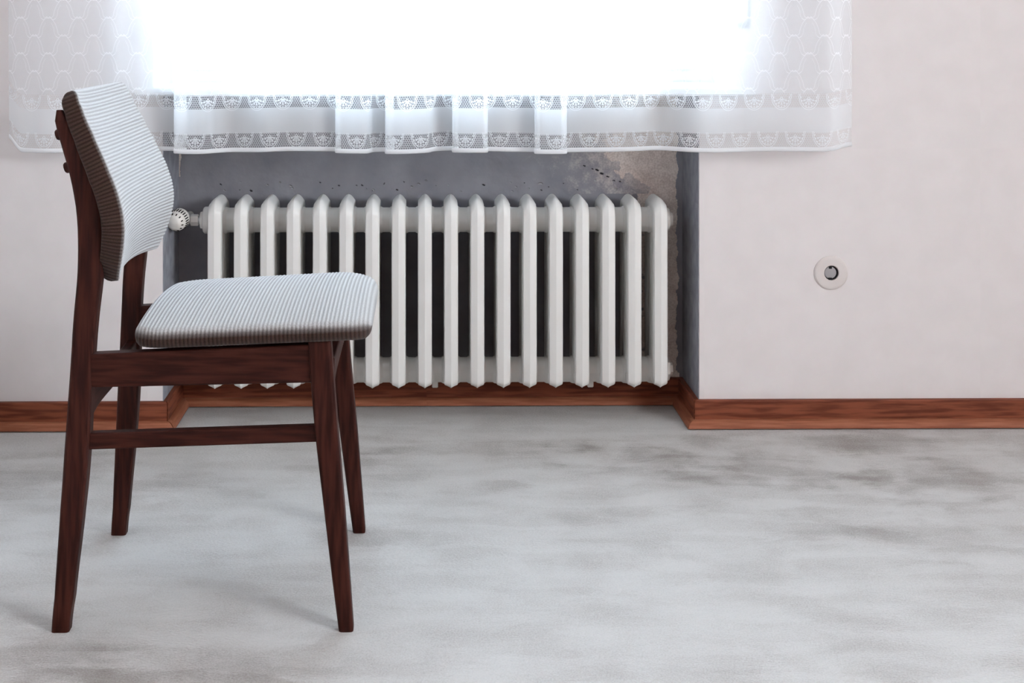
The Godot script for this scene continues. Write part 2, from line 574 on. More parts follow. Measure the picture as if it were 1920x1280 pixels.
# ---------------------------------------------------------------- the scene
func _ready() -> void:
	# camera: about 0.9 m up, three metres from the window wall, lens shifted down (verticals stay upright)
	var cam := Camera3D.new()
	cam.name = "camera"
	var near := 0.1
	cam.set_frustum(1280.0 / 2550.0 * near, Vector2(129.0, -600.0) / 2550.0 * near, near, 100.0)
	cam.position = Vector3(0, 0.912, 3.055)
	cam.rotation_degrees.y = -0.7
	add_child(cam)
	cam.current = true

	# overcast daylight
	var we := WorldEnvironment.new()
	we.name = "environment"
	var env := Environment.new()
	var sky := Sky.new()
	var sm := ProceduralSkyMaterial.new()
	sm.sky_top_color = lin(0.66, 0.84, 1.0)
	sm.sky_horizon_color = lin(0.80, 0.92, 1.0)
	sm.ground_horizon_color = lin(0.72, 0.78, 0.80)
	sm.ground_bottom_color = lin(0.5, 0.52, 0.52)
	sm.sky_energy_multiplier = 1.0
	sm.ground_energy_multiplier = 1.0
	sky.sky_material = sm
	env.background_mode = Environment.BG_SKY
	env.sky = sky
	env.background_energy_multiplier = 14.0
	env.ambient_light_source = Environment.AMBIENT_SOURCE_DISABLED
	env.tonemap_mode = Environment.TONE_MAPPER_LINEAR
	env.tonemap_exposure = 1.5
	env.sdfgi_enabled = true
	env.ssao_enabled = true
	env.ssil_enabled = true
	we.environment = env
	add_child(we)

	# daylight of the wide window in the right-hand wall
	var day := AreaLight3D.new()
	day.name = "daylight"
	day.area_size = Vector2(1.6, 1.1)
	day.position = Vector3(X1 - 0.01, 1.77, 3.75)
	day.rotation_degrees.y = 90.0
	day.light_energy = 7.6
	day.light_color = lin(1.0, 0.97, 0.95)
	day.shadow_enabled = true
	day.set("area_range", 12.0)
	add_child(day)

	make_materials()
	build_room()
	build_window()
	build_skirting()
	build_radiator()
	build_chair()
	build_curtain()
	build_small_things()

const X0 := -1.12
const X1 := 3.2
const ZB := 5.0
const HT := 2.55
const NL := -0.5914
const NR := 0.6138
const WL := -0.6116
const WR := 0.6872
const ND := -0.19
const NT := 0.7457

func build_room() -> void:
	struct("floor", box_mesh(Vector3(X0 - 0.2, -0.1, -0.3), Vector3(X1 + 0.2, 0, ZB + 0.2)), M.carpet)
	struct("ceiling", box_mesh(Vector3(X0 - 0.2, HT, -0.3), Vector3(X1 + 0.2, HT + 0.15, ZB + 0.2)), M.ceiling)
	var zb := -0.3
	var t := Tris.new()
	add_box(t, Vector3(X0 - 0.2, 0, zb), Vector3(WL, HT, 0))
	add_box(t, Vector3(WL, 0, zb), Vector3(NL, NT, 0))
	struct("wall_front_left", t.mesh(), M.wall)
	t = Tris.new()
	add_box(t, Vector3(WR, 0, zb), Vector3(X1 + 0.2, HT, 0))
	add_box(t, Vector3(NR, 0, zb), Vector3(WR, NT, 0))
	struct("wall_front_right", t.mesh(), M.wall)
	struct("wall_front_lintel", box_mesh(Vector3(WL, 2.2, zb), Vector3(WR, HT, 0)), M.wall)
	# back of the niche with its own picture of broken plaster
	var b := Tris.new()
	add_box(b, Vector3(NL, 0, zb), Vector3(NR, NT, ND))
	for i in b.v.size():
		b.uv[i] = Vector2((b.v[i].x - NL) / (NR - NL), 1.0 - b.v[i].y / NT)
	struct("wall_niche", b.mesh(), M.niche)
	# distempered linings of the jambs
	for s in [["wall_niche_left", NL, NL + 0.002], ["wall_niche_right", NR - 0.002, NR]]:
		struct(s[0], box_mesh(Vector3(s[1], 0, ND), Vector3(s[2], NT, -0.0015)), M.jamb)
	var l := Tris.new()
	add_box(l, Vector3(X0 - 0.2, 0, 0), Vector3(X0, HT, ZB))
	struct("wall_left", l.mesh(), M.wall)
	# right-hand wall with a wide window
	var r := Tris.new()
	add_box(r, Vector3(X1, 0, 0), Vector3(X1 + 0.2, HT, 2.9))
	add_box(r, Vector3(X1, 0, 4.6), Vector3(X1 + 0.2, HT, ZB))
	add_box(r, Vector3(X1, 0, 2.9), Vector3(X1 + 0.2, 1.17, 4.6))
	add_box(r, Vector3(X1, 2.37, 2.9), Vector3(X1 + 0.2, HT, 4.6))
	struct("wall_right", r.mesh(), M.wall)
	struct("wall_back", box_mesh(Vector3(X0 - 0.2, 0, ZB), Vector3(X1 + 0.2, HT, ZB + 0.2)), M.board_x)  # out of view; its dark boarding is added to cut light bounced from behind

func frame_piece(t: Tris, a: Vector3, b: Vector3) -> void:
	add_box(t, a, b, 0.004)

func build_window() -> void:
	var w := base("window_1")
	w.set_meta("kind", "structure")
	var z := -0.2
	var fr := Tris.new()   # fixed frame
	frame_piece(fr, Vector3(WL, 0.7655, z - 0.06), Vector3(WR, 0.797, z))
	frame_piece(fr, Vector3(WL, 2.16, z - 0.06), Vector3(WR, 2.2, z))
	frame_piece(fr, Vector3(WL, 0.797, z - 0.06), Vector3(-0.573, 2.16, z))
	frame_piece(fr, Vector3(0.640, 0.797, z - 0.06), Vector3(WR, 2.16, z))
	obj("window_frame", fr.mesh(), M.white_paint, w)
	var sa := Tris.new()   # casement
	var f := z + 0.012
	frame_piece(sa, Vector3(-0.573, 0.797, z - 0.05), Vector3(0.640, 0.885, f))
	frame_piece(sa, Vector3(-0.573, 2.09, z - 0.05), Vector3(0.640, 2.16, f))
	frame_piece(sa, Vector3(-0.573, 0.885, z - 0.05), Vector3(-0.50, 2.09, f))
	frame_piece(sa, Vector3(0.538, 0.885, z - 0.05), Vector3(0.640, 2.09, f))
	obj("casement", sa.mesh(), M.white_paint, w)
	var bd := Tris.new()   # glazing beads, one step back
	frame_piece(bd, Vector3(-0.50, 0.885, z - 0.04), Vector3(0.538, 0.902, f - 0.014))
	frame_piece(bd, Vector3(-0.50, 0.902, z - 0.04), Vector3(-0.4885, 2.09, f - 0.014))
	frame_piece(bd, Vector3(0.526, 0.902, z - 0.04), Vector3(0.538, 2.09, f - 0.014))
	obj("glazing_bead", bd.mesh(), M.white_paint, w)
	var gk := Tris.new()
	add_box(gk, Vector3(-0.4885, 0.902, z - 0.036), Vector3(-0.4865, 2.09, f - 0.016))
	add_box(gk, Vector3(0.5245, 0.902, z - 0.036), Vector3(0.526, 2.09, f - 0.016))
	obj("rubber_seal", gk.mesh(), M.rubber, w)
	obj("glazing_bar", box_mesh(Vector3(-0.156, 0.902, z - 0.045), Vector3(-0.128, 2.09, f - 0.02), 0.004), M.white_paint, w)
	obj("pane", box_mesh(Vector3(-0.4885, 0.902, z - 0.030), Vector3(-0.156, 2.09, z - 0.026)), M.glass, w)
	obj("pane", box_mesh(Vector3(-0.128, 0.902, z - 0.030), Vector3(0.526, 2.09, z - 0.026)), M.glass, w)
	# sheet-metal sill outside
	struct("trim_2", box_mesh(Vector3(WL, 0.74, -0.42), Vector3(WR, 0.765, -0.262), 0.003), M.white_paint)
	# window board
	struct("trim_1", box_mesh(Vector3(-0.648, NT, -0.2), Vector3(0.733, 0.7655, 0.04), 0.004), M.sill)
	# window of the right-hand wall, outside the picture: frame and panes
	var v := base("window_2")
	v.set_meta("kind", "structure")
	var bf := Tris.new()
	for a in [[2.9, 4.6, 1.17, 1.23], [2.9, 4.6, 2.31, 2.37], [2.9, 2.96, 1.23, 2.31], [4.54, 4.6, 1.23, 2.31], [3.71, 3.79, 1.23, 2.31]]:
		frame_piece(bf, Vector3(X1 + 0.08, a[2], a[0]), Vector3(X1 + 0.14, a[3], a[1]))
	obj("window_frame", bf.mesh(), M.white_paint, v)
	obj("pane", box_mesh(Vector3(X1 + 0.108, 1.23, 2.96), Vector3(X1 + 0.112, 2.31, 3.71)), M.glass, v)
	obj("pane", box_mesh(Vector3(X1 + 0.108, 1.23, 3.79), Vector3(X1 + 0.112, 2.31, 4.54)), M.glass, v)

# skirting: a flat board with a rounded bead at its foot; runs from a to b with its face towards n
func board(a: Vector3, b: Vector3, n: Vector3, called: String, along_x: bool, mitre_a := 0.0, mitre_b := 0.0) -> void:
	var dir := (b - a).normalized()
	var o := base(called)
	o.set_meta("kind", "structure")
	var up := Vector3.UP
	var prof := [Vector2(0, 0), Vector2(0.012, 0), Vector2(0.012, 0.059), Vector2(0.010, 0.062), Vector2(0, 0.062)]
	var bead := [Vector2(0.012, 0)]
	for k in 7:
		var an := PI / 2 * k / 6.0
		bead.append(Vector2(0.012 + 0.017 * cos(an), 0.003 + 0.017 * sin(an)))
	for part in [["board", prof, M.board_x if along_x else M.board_z], ["quarter_round", bead, M.bead_x if along_x else M.bead_z]]:
		var t := Tris.new()
		var rings := []
		for e in 2:
			var ring := PackedVector3Array()
			for p in part[1]:
				var shift: float = p.x * (-mitre_a if e == 0 else mitre_b)
				ring.append((a if e == 0 else b) + n * p.x + up * p.y + dir * shift)
			rings.append(ring)
		add_loft(t, rings, -1)
		obj(part[0], t.mesh(), part[2], o)

func build_skirting() -> void:
	board(Vector3(X0, 0, 0), Vector3(NL, 0, 0), Vector3(0, 0, 1), "baseboard_left", true, -1.0, 1.0)
	board(Vector3(NR, 0, 0), Vector3(X1, 0, 0), Vector3(0, 0, 1), "baseboard_right", true, 1.0, -1.0)
	board(Vector3(NL + 0.002, 0, 0), Vector3(NL + 0.002, 0, ND), Vector3(1, 0, 0), "baseboard_niche_left", false, 1.0, -1.0)
	board(Vector3(NR - 0.002, 0, ND), Vector3(NR - 0.002, 0, 0), Vector3(-1, 0, 0), "baseboard_niche_right", false, -1.0, 1.0)
	board(Vector3(NL + 0.002, 0, ND), Vector3(NR - 0.002, 0, ND), Vector3(0, 0, 1), "baseboard_niche_back", true, -1.0, -1.0)
	# remains of white paint along the top of that board
	for q in [[0.068, 0.120], [0.132, 0.185], [0.200, 0.262], [0.424, 0.442], [0.488, 0.505]]:
		var o := obj("paint_remains", box_mesh(Vector3(q[0], 0.0615, ND + 0.004), Vector3(q[1], 0.0645, ND + 0.0125), 0.001), M.white_paint, get_node("baseboard_niche_back"))
		o.set_meta("label", "crust of white paint on the board's top edge")

# ---------------------------------------------------------------- radiator
func section_mesh() -> ArrayMesh:
	# a hollow casting: a hexagonal column that runs round a loop (front, top, back, bottom), and one column inside
	var t := Tris.new()
	var hw := 0.0160
	var y0 := 0.0835
	var y1 := 0.4985
	var zf := -0.0355
	var zk := -0.1685
	var rt := 0.030
	var path := []   # [point on the outer face, outward normal] in (z, y)
	for c in [[zf - rt, y1 - rt, 0.0], [zk + rt, y1 - rt, 1.0], [zk + 0.012, y0 + 0.012, 2.0], [zf - 0.012, y0 + 0.012, 3.0]]:
		var r: float = rt if c[2] < 2.0 else 0.012
		for k in 7:
			var an: float = PI / 2 * (c[2] + k / 6.0)
			var n := Vector2(cos(an), sin(an))
			path.append([Vector2(c[0], c[1]) + n * r, n])
	var rings := []
	for p in path:
		var ring := PackedVector3Array()
		var roof: float = absf(p[1].y)            # 0 on the front and back, 1 on the top and below
		var ridge := lerpf(0.0050, 0.0085 if p[1].y > 0.0 else 0.0075, roof)
		var brow := lerpf(0.0012, -0.0035 if p[1].y > 0.0 else 0.0005, roof)
		var half := []
		var bow: float = lerpf(1.05, 1.9 if p[1].y > 0.0 else 0.75, roof)
		for k in 5:
			half.append([(hw - 0.0022) * k / 4.0, lerpf(ridge, brow, pow(k / 4.0, bow))])
		for q in [[hw - 0.0004, brow - 0.0022], [hw, brow - 0.006], [hw, -0.018], [hw - 0.004, -0.025], [0.006, -0.028]]:
			half.append(q)
		for k in range(half.size() - 1, 0, -1):
			half.append([-half[k][0], half[k][1]])
		for q in half:
			var o: Vector2 = p[0] + p[1] * q[1]
			ring.append(Vector3(q[0], o.y, o.x))
		rings.append(ring)
	var from := t.v.size()
	var n: int = rings[0].size()
	for i in rings.size():
		var a: PackedVector3Array = rings[i]
		var b: PackedVector3Array = rings[(i + 1) % rings.size()]
		for k in n:
			var k2 := (k + 1) % n
			var g := 1 if k < 4 else 2 if k >= n - 4 else 3 if k < 10 else 4
			t.tri(a[k], b[k], b[k2], g)
			t.tri(a[k], b[k2], a[k2], g)
	# a loop round the origin of its own middle: orientation from the volume
	if t.volume() > 0.0:
		for i in range(from, t.v.size(), 3):
			var x := t.v[i + 1]; t.v[i + 1] = t.v[i + 2]; t.v[i + 2] = x
	var mid := []
	for y in [y0 + 0.02, y1 - 0.02]:
		mid.append(rrect(Vector3(0, y, (zf + zk) / 2), Vector3.RIGHT, Vector3.BACK, 0.0155, 0.018, 0.008))
	add_loft(t, mid, 6)
	# bosses round the two ways through
	for y in [0.452, 0.104]:
		add_lathe(t, Vector3(-0.0215, y, (zf + zk) / 2), Vector3.RIGHT, [[0.0, 0.029], [0.004, 0.031], [0.0215, 0.034], [0.039, 0.031], [0.043, 0.029]], 28, 7)
	return t.mesh()

func build_radiator() -> void:
	var R := base("radiator", Vector3(0.026, 0, -0.1))
	R.set_meta("origin", Vector3(0.026, 0, -0.1))
	tag(R, "white cast-iron column radiator with eighteen sections in the niche below the window", "radiator")
	var sm := section_mesh()
	var zc := -0.102
	for i in 18:
		var s := obj("section", sm, M.enamel, R)
		s.position += Vector3(-0.4815 + i * 0.0597, 0, 0)
	# the gaskets between the bosses make each way through a continuous tube
	for y in [0.452, 0.104]:
		obj("header_tube", lathe(Vector3(-0.505, y, zc), Vector3.RIGHT, [[0, 0.027], [0.0, 0.0285], [1.062, 0.0285], [1.062, 0.027]], 28), M.enamel, R)
		obj("end_plug", lathe(Vector3(0.555, y, zc), Vector3.RIGHT, [[0, 0.024], [0, 0.0265], [0.006, 0.0265], [0.009, 0.024], [0.010, 0.016], [0.016, 0.015], [0.016, 0.001]], 6 if y < 0.2 else 20, -1), M.plastic, R)
	obj("end_plug", lathe(Vector3(-0.505, 0.104, zc), Vector3.LEFT, [[0, 0.024], [0, 0.0265], [0.006, 0.0265], [0.009, 0.024], [0.010, 0.002]], 20), M.enamel, R)
	# reducing bush and union nut towards the thermostat valve
	obj("bush", lathe(Vector3(-0.503, 0.452, zc), Vector3.LEFT, [[0, 0.030], [0, 0.0315], [0.010, 0.0310], [0.013, 0.028], [0.014, 0.020], [0.020, 0.019], [0.020, 0.002]], 28), M.enamel, R)
	obj("union_nut", lathe(Vector3(-0.528, 0.452, zc), Vector3.LEFT, [[0, 0.010], [0, 0.0125], [0.002, 0.0135], [0.016, 0.0135], [0.018, 0.0125], [0.018, 0.004]], 6, -1), M.enamel, R)
	obj("valve_body", lathe(Vector3(-0.520, 0.452, zc), Vector3.LEFT, [[0, 0.009], [0.03, 0.009], [0.032, 0.012], [0.052, 0.012], [0.054, 0.003]], 20), M.metal, R)
	# supply pipe going back into the wall behind the chair
	obj("supply_pipe", lathe(Vector3(-0.562, 0.452, zc), Vector3(0, 0, -1), [[0, 0.009], [0.085, 0.009]], 16), M.enamel, R)
	# thermostat head: slotted dome turned a little to the left and down
	var ax := Vector3(-0.28, -0.22, 0.94).normalized()
	var hc := Vector3(-0.564, 0.462, zc + 0.012)
	var head := obj("thermostat_head", lathe(hc, ax, [[0, 0.016], [0.004, 0.0215], [0.012, 0.0240], [0.024, 0.0242], [0.034, 0.0225], [0.041, 0.019], [0.045, 0.0145], [0.0465, 0.012], [0.0470, 0.001]], 40), M.plastic, R)
	var a := ax.cross(Vector3.UP).normalized()
	var b := ax.cross(a)
	for k in 26:
		var an := TAU * k / 26.0
		var d := a * cos(an) + b * sin(an)
		var side := ax.cross(d)
		for row in [[0.017, 0.029, 0.0243, 0.0239], [0.0375, 0.0415, 0.0212, 0.0188]]:
			if row[0] > 0.03 and k % 2 == 1:
				continue
			var t := Tris.new()
			var rings := []
			for e in 2:
				var p: Vector3 = hc + ax * row[e] + d * (row[2 + e] - 0.0006)
				rings.append(PackedVector3Array([p + side * 0.00125 + d * 0.0012, p - side * 0.00125 + d * 0.0012, p - side * 0.00125 - d * 0.002, p + side * 0.00125 - d * 0.002]))
			add_loft(t, rings, -1)
			var o := obj("slot", t.mesh(), M.black, head)
			o.set_meta("label", "narrow black vent slot")
	# hooked wall brackets below the lower way
	for x in [0.0195, 0.379]:
		var t := Tris.new()
		add_box(t, Vector3(x - 0.007, 0.060, ND + 0.0135), Vector3(x + 0.007, 0.105, ND + 0.022), 0.002)
		add_box(t, Vector3(x - 0.007, 0.0655, ND + 0.02), Vector3(x + 0.007, 0.0745, zc + 0.012), 0.002)
		add_box(t, Vector3(x - 0.007, 0.066, zc + 0.010), Vector3(x + 0.007, 0.090, zc + 0.018), 0.002)
		obj("bracket", t.mesh(), M.enamel, R)

# ---------------------------------------------------------------- chair
const CZ := 0.815

func tapered(called: String, path: Array, ha: Array, hb: Array, m: Material, parent: Node) -> void:
	# a rail or a leg: rounded rectangles along a path; ha across in x (or y), hb across in z
	var t := Tris.new()
	var rings := []
	for i in path.size():
		rings.append(rrect(path[i], Vector3.RIGHT, Vector3.BACK, ha[i], hb[i], minf(ha[i], hb[i]) * 0.35))
	add_loft(t, rings, -1)
	obj(called, t.mesh(), m, parent)

func build_chair() -> void:
	var root := base("upholstered_chair", Vector3(-0.33, 0, CZ))
	root.set_meta("origin", Vector3(-0.33, 0, CZ))
	tag(root, "dark brown wooden chair with ribbed pale grey seat and back, facing right before the radiator", "chair")
	# rear legs run on as back posts: height, x of the middle, width in x, distance from the middle plane
	var post := [[0.0, -0.5475, 0.0265, 0.192], [0.05, -0.5425, 0.0290, 0.189], [0.18, -0.5325, 0.0350, 0.182], [0.268, -0.5265, 0.0370, 0.177], [0.327, -0.5235, 0.0355, 0.174], [0.404, -0.5200, 0.0340, 0.170], [0.46, -0.5165, 0.0350, 0.168], [0.531, -0.5100, 0.0370, 0.166], [0.59, -0.5090, 0.0385, 0.165], [0.628, -0.5125, 0.0375, 0.164], [0.656, -0.5185, 0.0350, 0.164], [0.683, -0.5265, 0.0320, 0.163], [0.737, -0.5445, 0.0260, 0.162], [0.760, -0.5535, 0.0210, 0.161], [0.772, -0.5575, 0.0170, 0.161], [0.777, -0.5590, 0.0080, 0.161]]
	for s in [1.0, -1.0]:
		var t := Tris.new()
		var rings := []
		for k in 49:
			var h := 0.777 * k / 48.0
			var w := lerp_table(post, h, 2) * 0.5
			var dz := lerp_table([[0.0, 0.0125], [0.25, 0.0155], [0.5, 0.0150], [0.7, 0.0125], [0.765, 0.011], [0.777, 0.005]], h, 1)
			rings.append(rrect(Vector3(lerp_table(post, h, 1), h, CZ + s * lerp_table(post, h, 3)), Vector3.RIGHT, Vector3.BACK, w, dz, minf(w, dz) * 0.4))
		add_loft(t, rings, -1)
		var p := obj("rear_leg", t.mesh(), M.wood_y, root)
		# wooden plugs over the screws that hold the back
		for q in [[0.740, -0.5585], [0.690, -0.5455]]:
			var n := Vector3(-0.95, -0.3, 0).normalized()
			obj("screw_plug", lathe(Vector3(q[1], q[0], CZ + s * 0.162), n, [[-0.004, 0.0085], [0.0035, 0.0085], [0.0055, 0.007], [0.0065, 0.001]], 20), M.wood_y, p).position = Vector3.ZERO
	# front legs
	for s in [1.0, -1.0]:
		var t := Tris.new()
		var rings := []
		for q in [[0.0, -0.1205, 0.0218, 0.196, 0.0115], [0.004, -0.1207, 0.0225, 0.196, 0.012], [0.07, -0.1275, 0.0262, 0.193, 0.013], [0.18, -0.1385, 0.0310, 0.188, 0.0148], [0.265, -0.1475, 0.0338, 0.1845, 0.0158], [0.30, -0.1510, 0.0345, 0.183, 0.016], [0.36, -0.1560, 0.0350, 0.181, 0.016], [0.434, -0.1615, 0.0345, 0.178, 0.016]]:
			rings.append(rrect(Vector3(q[1], q[0], CZ + s * q[3]), Vector3.RIGHT, Vector3.BACK, q[2] * 0.5, q[4], 0.005))
		add_loft(t, rings, -1)
		obj("front_leg", t.mesh(), M.wood_y, root)
	# side rails and stretchers
	for s in [1.0, -1.0]:
		for q in [["side_rail", 0.360, 0.4105, 0.368, 0.4255, 0.1735, 0.1795, -0.505, -0.171, 0.0115], ["stretcher", 0.2665, 0.2915, 0.2790, 0.3035, 0.1765, 0.183, -0.512, -0.163, 0.009]]:
			var t := Tris.new()
			var rings := []
			for e in 2:
				var x: float = q[7 + e]
				var y: float = (q[1 + 2 * e] + q[2 + 2 * e]) / 2
				rings.append(rrect(Vector3(x, y, CZ + s * q[5 + e]), Vector3.UP, Vector3.BACK, (q[2 + 2 * e] - q[1 + 2 * e]) / 2, q[9], 0.003))
			add_loft(t, rings, -1)
			obj(q[0], t.mesh(), M.wood_x, root)
	# front and rear rails, dropping a little where they meet the legs
	for q in [["front_rail", -0.150, 0.361, 0.397, 0.168, 0.010, 0.0], ["rear_rail", -0.519, 0.310, 0.348, 0.160, 0.009, 0.0]]:
		var t := Tris.new()
		var rings := []
		for k in 21:
			var f := k / 10.0 - 1.0
			var drop: float = 0.008 * pow(absf(f), 6.0)
			var top: float = q[3] + (0.004 * pow(absf(f), 8.0))
			var lo: float = q[2] + 0.006 - drop * 1.2
			rings.append(rrect(Vector3(q[1], (top + lo) / 2, CZ + f * q[4]), Vector3.UP, Vector3.RIGHT, (top - lo) / 2, q[5], 0.003))
		add_loft(t, rings, -1)
		obj(q[0], t.mesh(), M.wood_z, root)
	# two battens carry the seat on the rails
	for x in [-0.24, -0.38]:
		obj("seat_batten", box_mesh(Vector3(x - 0.015, 0.398, CZ - 0.165), Vector3(x + 0.015, 0.4265, CZ + 0.165), 0.002), M.wood_z, root)
	build_pads(root)

# a padded board: rings across, one after the other along; face columns and edge columns become two parts
func pad(root: Node, face: String, rings_n: int, ring: Callable, split: Array, label: String) -> void:
	var rows := []
	for i in rings_n:
		rows.append(ring.call(i))
	var n: int = rows[0][0].size()
	var all := Tris.new()
	var face_t := Tris.new()
	var edge_t := Tris.new()
	# orientation from the whole body
	var probe := Tris.new()
	for i in range(0, rings_n - 1, 8):
		var j := mini(i + 8, rings_n - 1)
		for k in n:
			var k2 := (k + 1) % n
			probe.tri(rows[i][0][k], rows[j][0][k], rows[j][0][k2])
			probe.tri(rows[i][0][k], rows[j][0][k2], rows[i][0][k2])
	var c := Vector3.ZERO
	for p in probe.v:
		c += p
	c /= probe.v.size()
	for i in probe.v.size():
		probe.v[i] -= c
	var flip := probe.volume() > 0.0
	for i in rings_n - 1:
		for k in n:
			var k2 := (k + 1) % n
			var t: Tris = face_t if k >= split[0] and k < split[1] else edge_t
			var A: Vector3 = rows[i][0][k]; var B: Vector3 = rows[i + 1][0][k]; var C: Vector3 = rows[i + 1][0][k2]; var D: Vector3 = rows[i][0][k2]
			var ca: Color = rows[i][1][k]; var cb: Color = rows[i + 1][1][k]; var cc: Color = rows[i + 1][1][k2]; var cd: Color = rows[i][1][k2]
			if flip:
				t.tri(A, C, B, 1); t.col.append_array([ca, cc, cb])
				t.tri(A, D, C, 1); t.col.append_array([ca, cd, cc])
			else:
				t.tri(A, B, C, 1); t.col.append_array([ca, cb, cc])
				t.tri(A, C, D, 1); t.col.append_array([ca, cc, cd])
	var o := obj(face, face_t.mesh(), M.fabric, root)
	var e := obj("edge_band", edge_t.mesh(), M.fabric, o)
	e.position = Vector3.ZERO
	e.set_meta("label", label)

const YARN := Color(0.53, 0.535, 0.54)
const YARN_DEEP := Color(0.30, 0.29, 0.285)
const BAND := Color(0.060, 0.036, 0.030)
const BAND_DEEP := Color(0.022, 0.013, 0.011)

func build_pads(root: Node) -> void:
	# ---- seat: rings across the chair, from the back edge to the front edge; ribs run across
	var rn := 340
	var xr := -0.447
	var xf := -0.084
	var top_n := 30
	var edge_n := 8
	var bot_n := 6
	var seat_ring := func(i: int) -> Array:
		var f := float(i) / (rn - 1)
		var e := minf(f, 1.0 - f) * 2.0
		var x := lerpf(xr, xf, f)
		var d0 := x - xr
		var d1 := xf - x
		var W := lerpf(0.203, 0.214, f)
		var r0 := 0.055
		var r1 := 0.075
		var w := W
		if d0 < r0:
			w = W - r0 + sqrt(maxf(r0 * r0 - (r0 - d0) * (r0 - d0), 0.0))
		if d1 < r1:
			w = minf(w, W - r1 + sqrt(maxf(r1 * r1 - (r1 - d1) * (r1 - d1), 0.0)))
		var ends := 1.0
		for d in [d0, d1]:
			if d < 0.014:
				ends = minf(ends, sqrt(maxf(0.0, 1.0 - pow(1.0 - d / 0.014, 2.0))))
		w -= 0.006 * (1.0 - ends)
		var mid := lerpf(0.4335, 0.4500, f) - 0.010 * pow(maxf(0.0, (f - 0.80) / 0.20), 2.0)
		var th := 0.0165 * maxf(ends, 0.02)
		var ph := x / 0.0062
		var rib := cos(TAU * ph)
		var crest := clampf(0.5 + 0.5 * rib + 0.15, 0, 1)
		var pts := PackedVector3Array()
		var cols := PackedColorArray()
		var er := 0.016
		for k in top_n + 1:
			var u := lerpf(-1, 1, float(k) / top_n)
			var z := u * (w - er)
			var dome := 0.013 * (1.0 - u * u) * ends
			pts.append(Vector3(x, mid + th + dome + rib * 0.0007, CZ + z))
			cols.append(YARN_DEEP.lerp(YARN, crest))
		for k in range(1, edge_n):
			var an := PI / 2 - PI * k / edge_n
			pts.append(Vector3(x, mid + th * sin(an) * (1.0 if an > 0.0 else 0.9), CZ + w - er + er * cos(an) + rib * 0.0006))
			var br := smoothstep(0.95, 0.15, an)
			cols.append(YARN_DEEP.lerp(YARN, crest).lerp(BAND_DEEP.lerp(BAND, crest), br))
		for k in bot_n + 1:
			var u := lerpf(1, -1, float(k) / bot_n)
			pts.append(Vector3(x, mid - th * 0.9, CZ + u * (w - er)))
			cols.append(BAND)
		for k in range(1, edge_n):
			var an := -PI / 2 + PI * k / edge_n
			pts.append(Vector3(x, mid + th * sin(an) * (1.0 if an > 0.0 else 0.9), CZ - (w - er + er * cos(an)) - rib * 0.0006))
			var br := smoothstep(0.95, 0.15, an)
			cols.append(YARN_DEEP.lerp(YARN, crest).lerp(BAND_DEEP.lerp(BAND, crest), br))
		return [pts, cols]
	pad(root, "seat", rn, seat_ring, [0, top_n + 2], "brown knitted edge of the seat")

	# ---- back: rings across the chair, from the lower edge upwards; leaning, hollowed, widest low down
	var prof := [[0.513, -0.4835, 0.150], [0.520, -0.4810, 0.160], [0.545, -0.4725, 0.184], [0.575, -0.4650, 0.199], [0.605, -0.4625, 0.203], [0.64, -0.4690, 0.1995], [0.68, -0.4850, 0.193], [0.74, -0.5125, 0.183], [0.78, -0.5310, 0.176], [0.797, -0.5385, 0.170], [0.806, -0.5425, 0.160]]
	var bn := 330
	var back_ring := func(i: int) -> Array:
		var f := float(i) / (bn - 1)
		var h := lerpf(0.513, 0.806, f)
		var d0 := h - 0.513
		var d1 := 0.806 - h
		var ends := 1.0
		for d in [d0, d1]:
			if d < 0.010:
				ends = minf(ends, sqrt(maxf(0.0, 1.0 - pow(1.0 - d / 0.010, 2.0))))
		var x := lerp_table(prof, h, 1)
		var w := lerp_table(prof, h, 2) - 0.004 * (1.0 - ends)
		var slope := (lerp_table(prof, minf(h + 0.004, 0.806), 1) - lerp_table(prof, maxf(h - 0.004, 0.513), 1)) / 0.008
		var nrm := Vector3(1, -slope, 0).normalized()
		var th := lerpf(0.0115, 0.0085, f) * maxf(ends, 0.02)
		var deep := (0.009 + 0.006 * sin(PI * clampf(f, 0.0, 1.0))) * ends
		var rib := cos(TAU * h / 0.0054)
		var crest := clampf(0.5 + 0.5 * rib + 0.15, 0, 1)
		var pts := PackedVector3Array()
		var cols := PackedColorArray()
		var er := 0.006
		var put := func(u: float, out: float, extra: float) -> void:
			# u across (-1..1), out along the normal from the middle surface
			var hollow := 0.020 * (u * u - 1.0)
			pts.append(Vector3(x, h, CZ + u * (w - er) + extra) + nrm * (out + hollow))
		for k in top_n + 1:
			var u := lerpf(-1, 1, float(k) / top_n)
			put.call(u, th + 0.004 * (1.0 - u * u) * ends + rib * 0.0006, 0.0)
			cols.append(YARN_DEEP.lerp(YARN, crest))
		for k in range(1, edge_n):
			var an := PI / 2 - PI * k / edge_n
			put.call(1.0, th * sin(an) - (deep if an < 0.0 else deep * (1.0 - sin(an)) * 0.5), er * cos(an) + rib * 0.0005)
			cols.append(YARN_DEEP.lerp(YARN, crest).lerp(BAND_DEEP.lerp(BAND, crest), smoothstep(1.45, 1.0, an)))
		for k in bot_n + 1:
			put.call(lerpf(1, -1, float(k) / bot_n), -th - deep, 0.0)
			cols.append(BAND)
		for k in range(1, edge_n):
			var an := -PI / 2 + PI * k / edge_n
			put.call(-1.0, th * sin(an) - (deep if an < 0.0 else deep * (1.0 - sin(an)) * 0.5), -er * cos(an) - rib * 0.0005)
			cols.append(YARN_DEEP.lerp(YARN, crest).lerp(BAND_DEEP.lerp(BAND, crest), smoothstep(1.45, 1.0, an)))
		return [pts, cols]
	pad(root, "backrest", bn, back_ring, [0, top_n + 1], "brown knitted edge of the backrest")

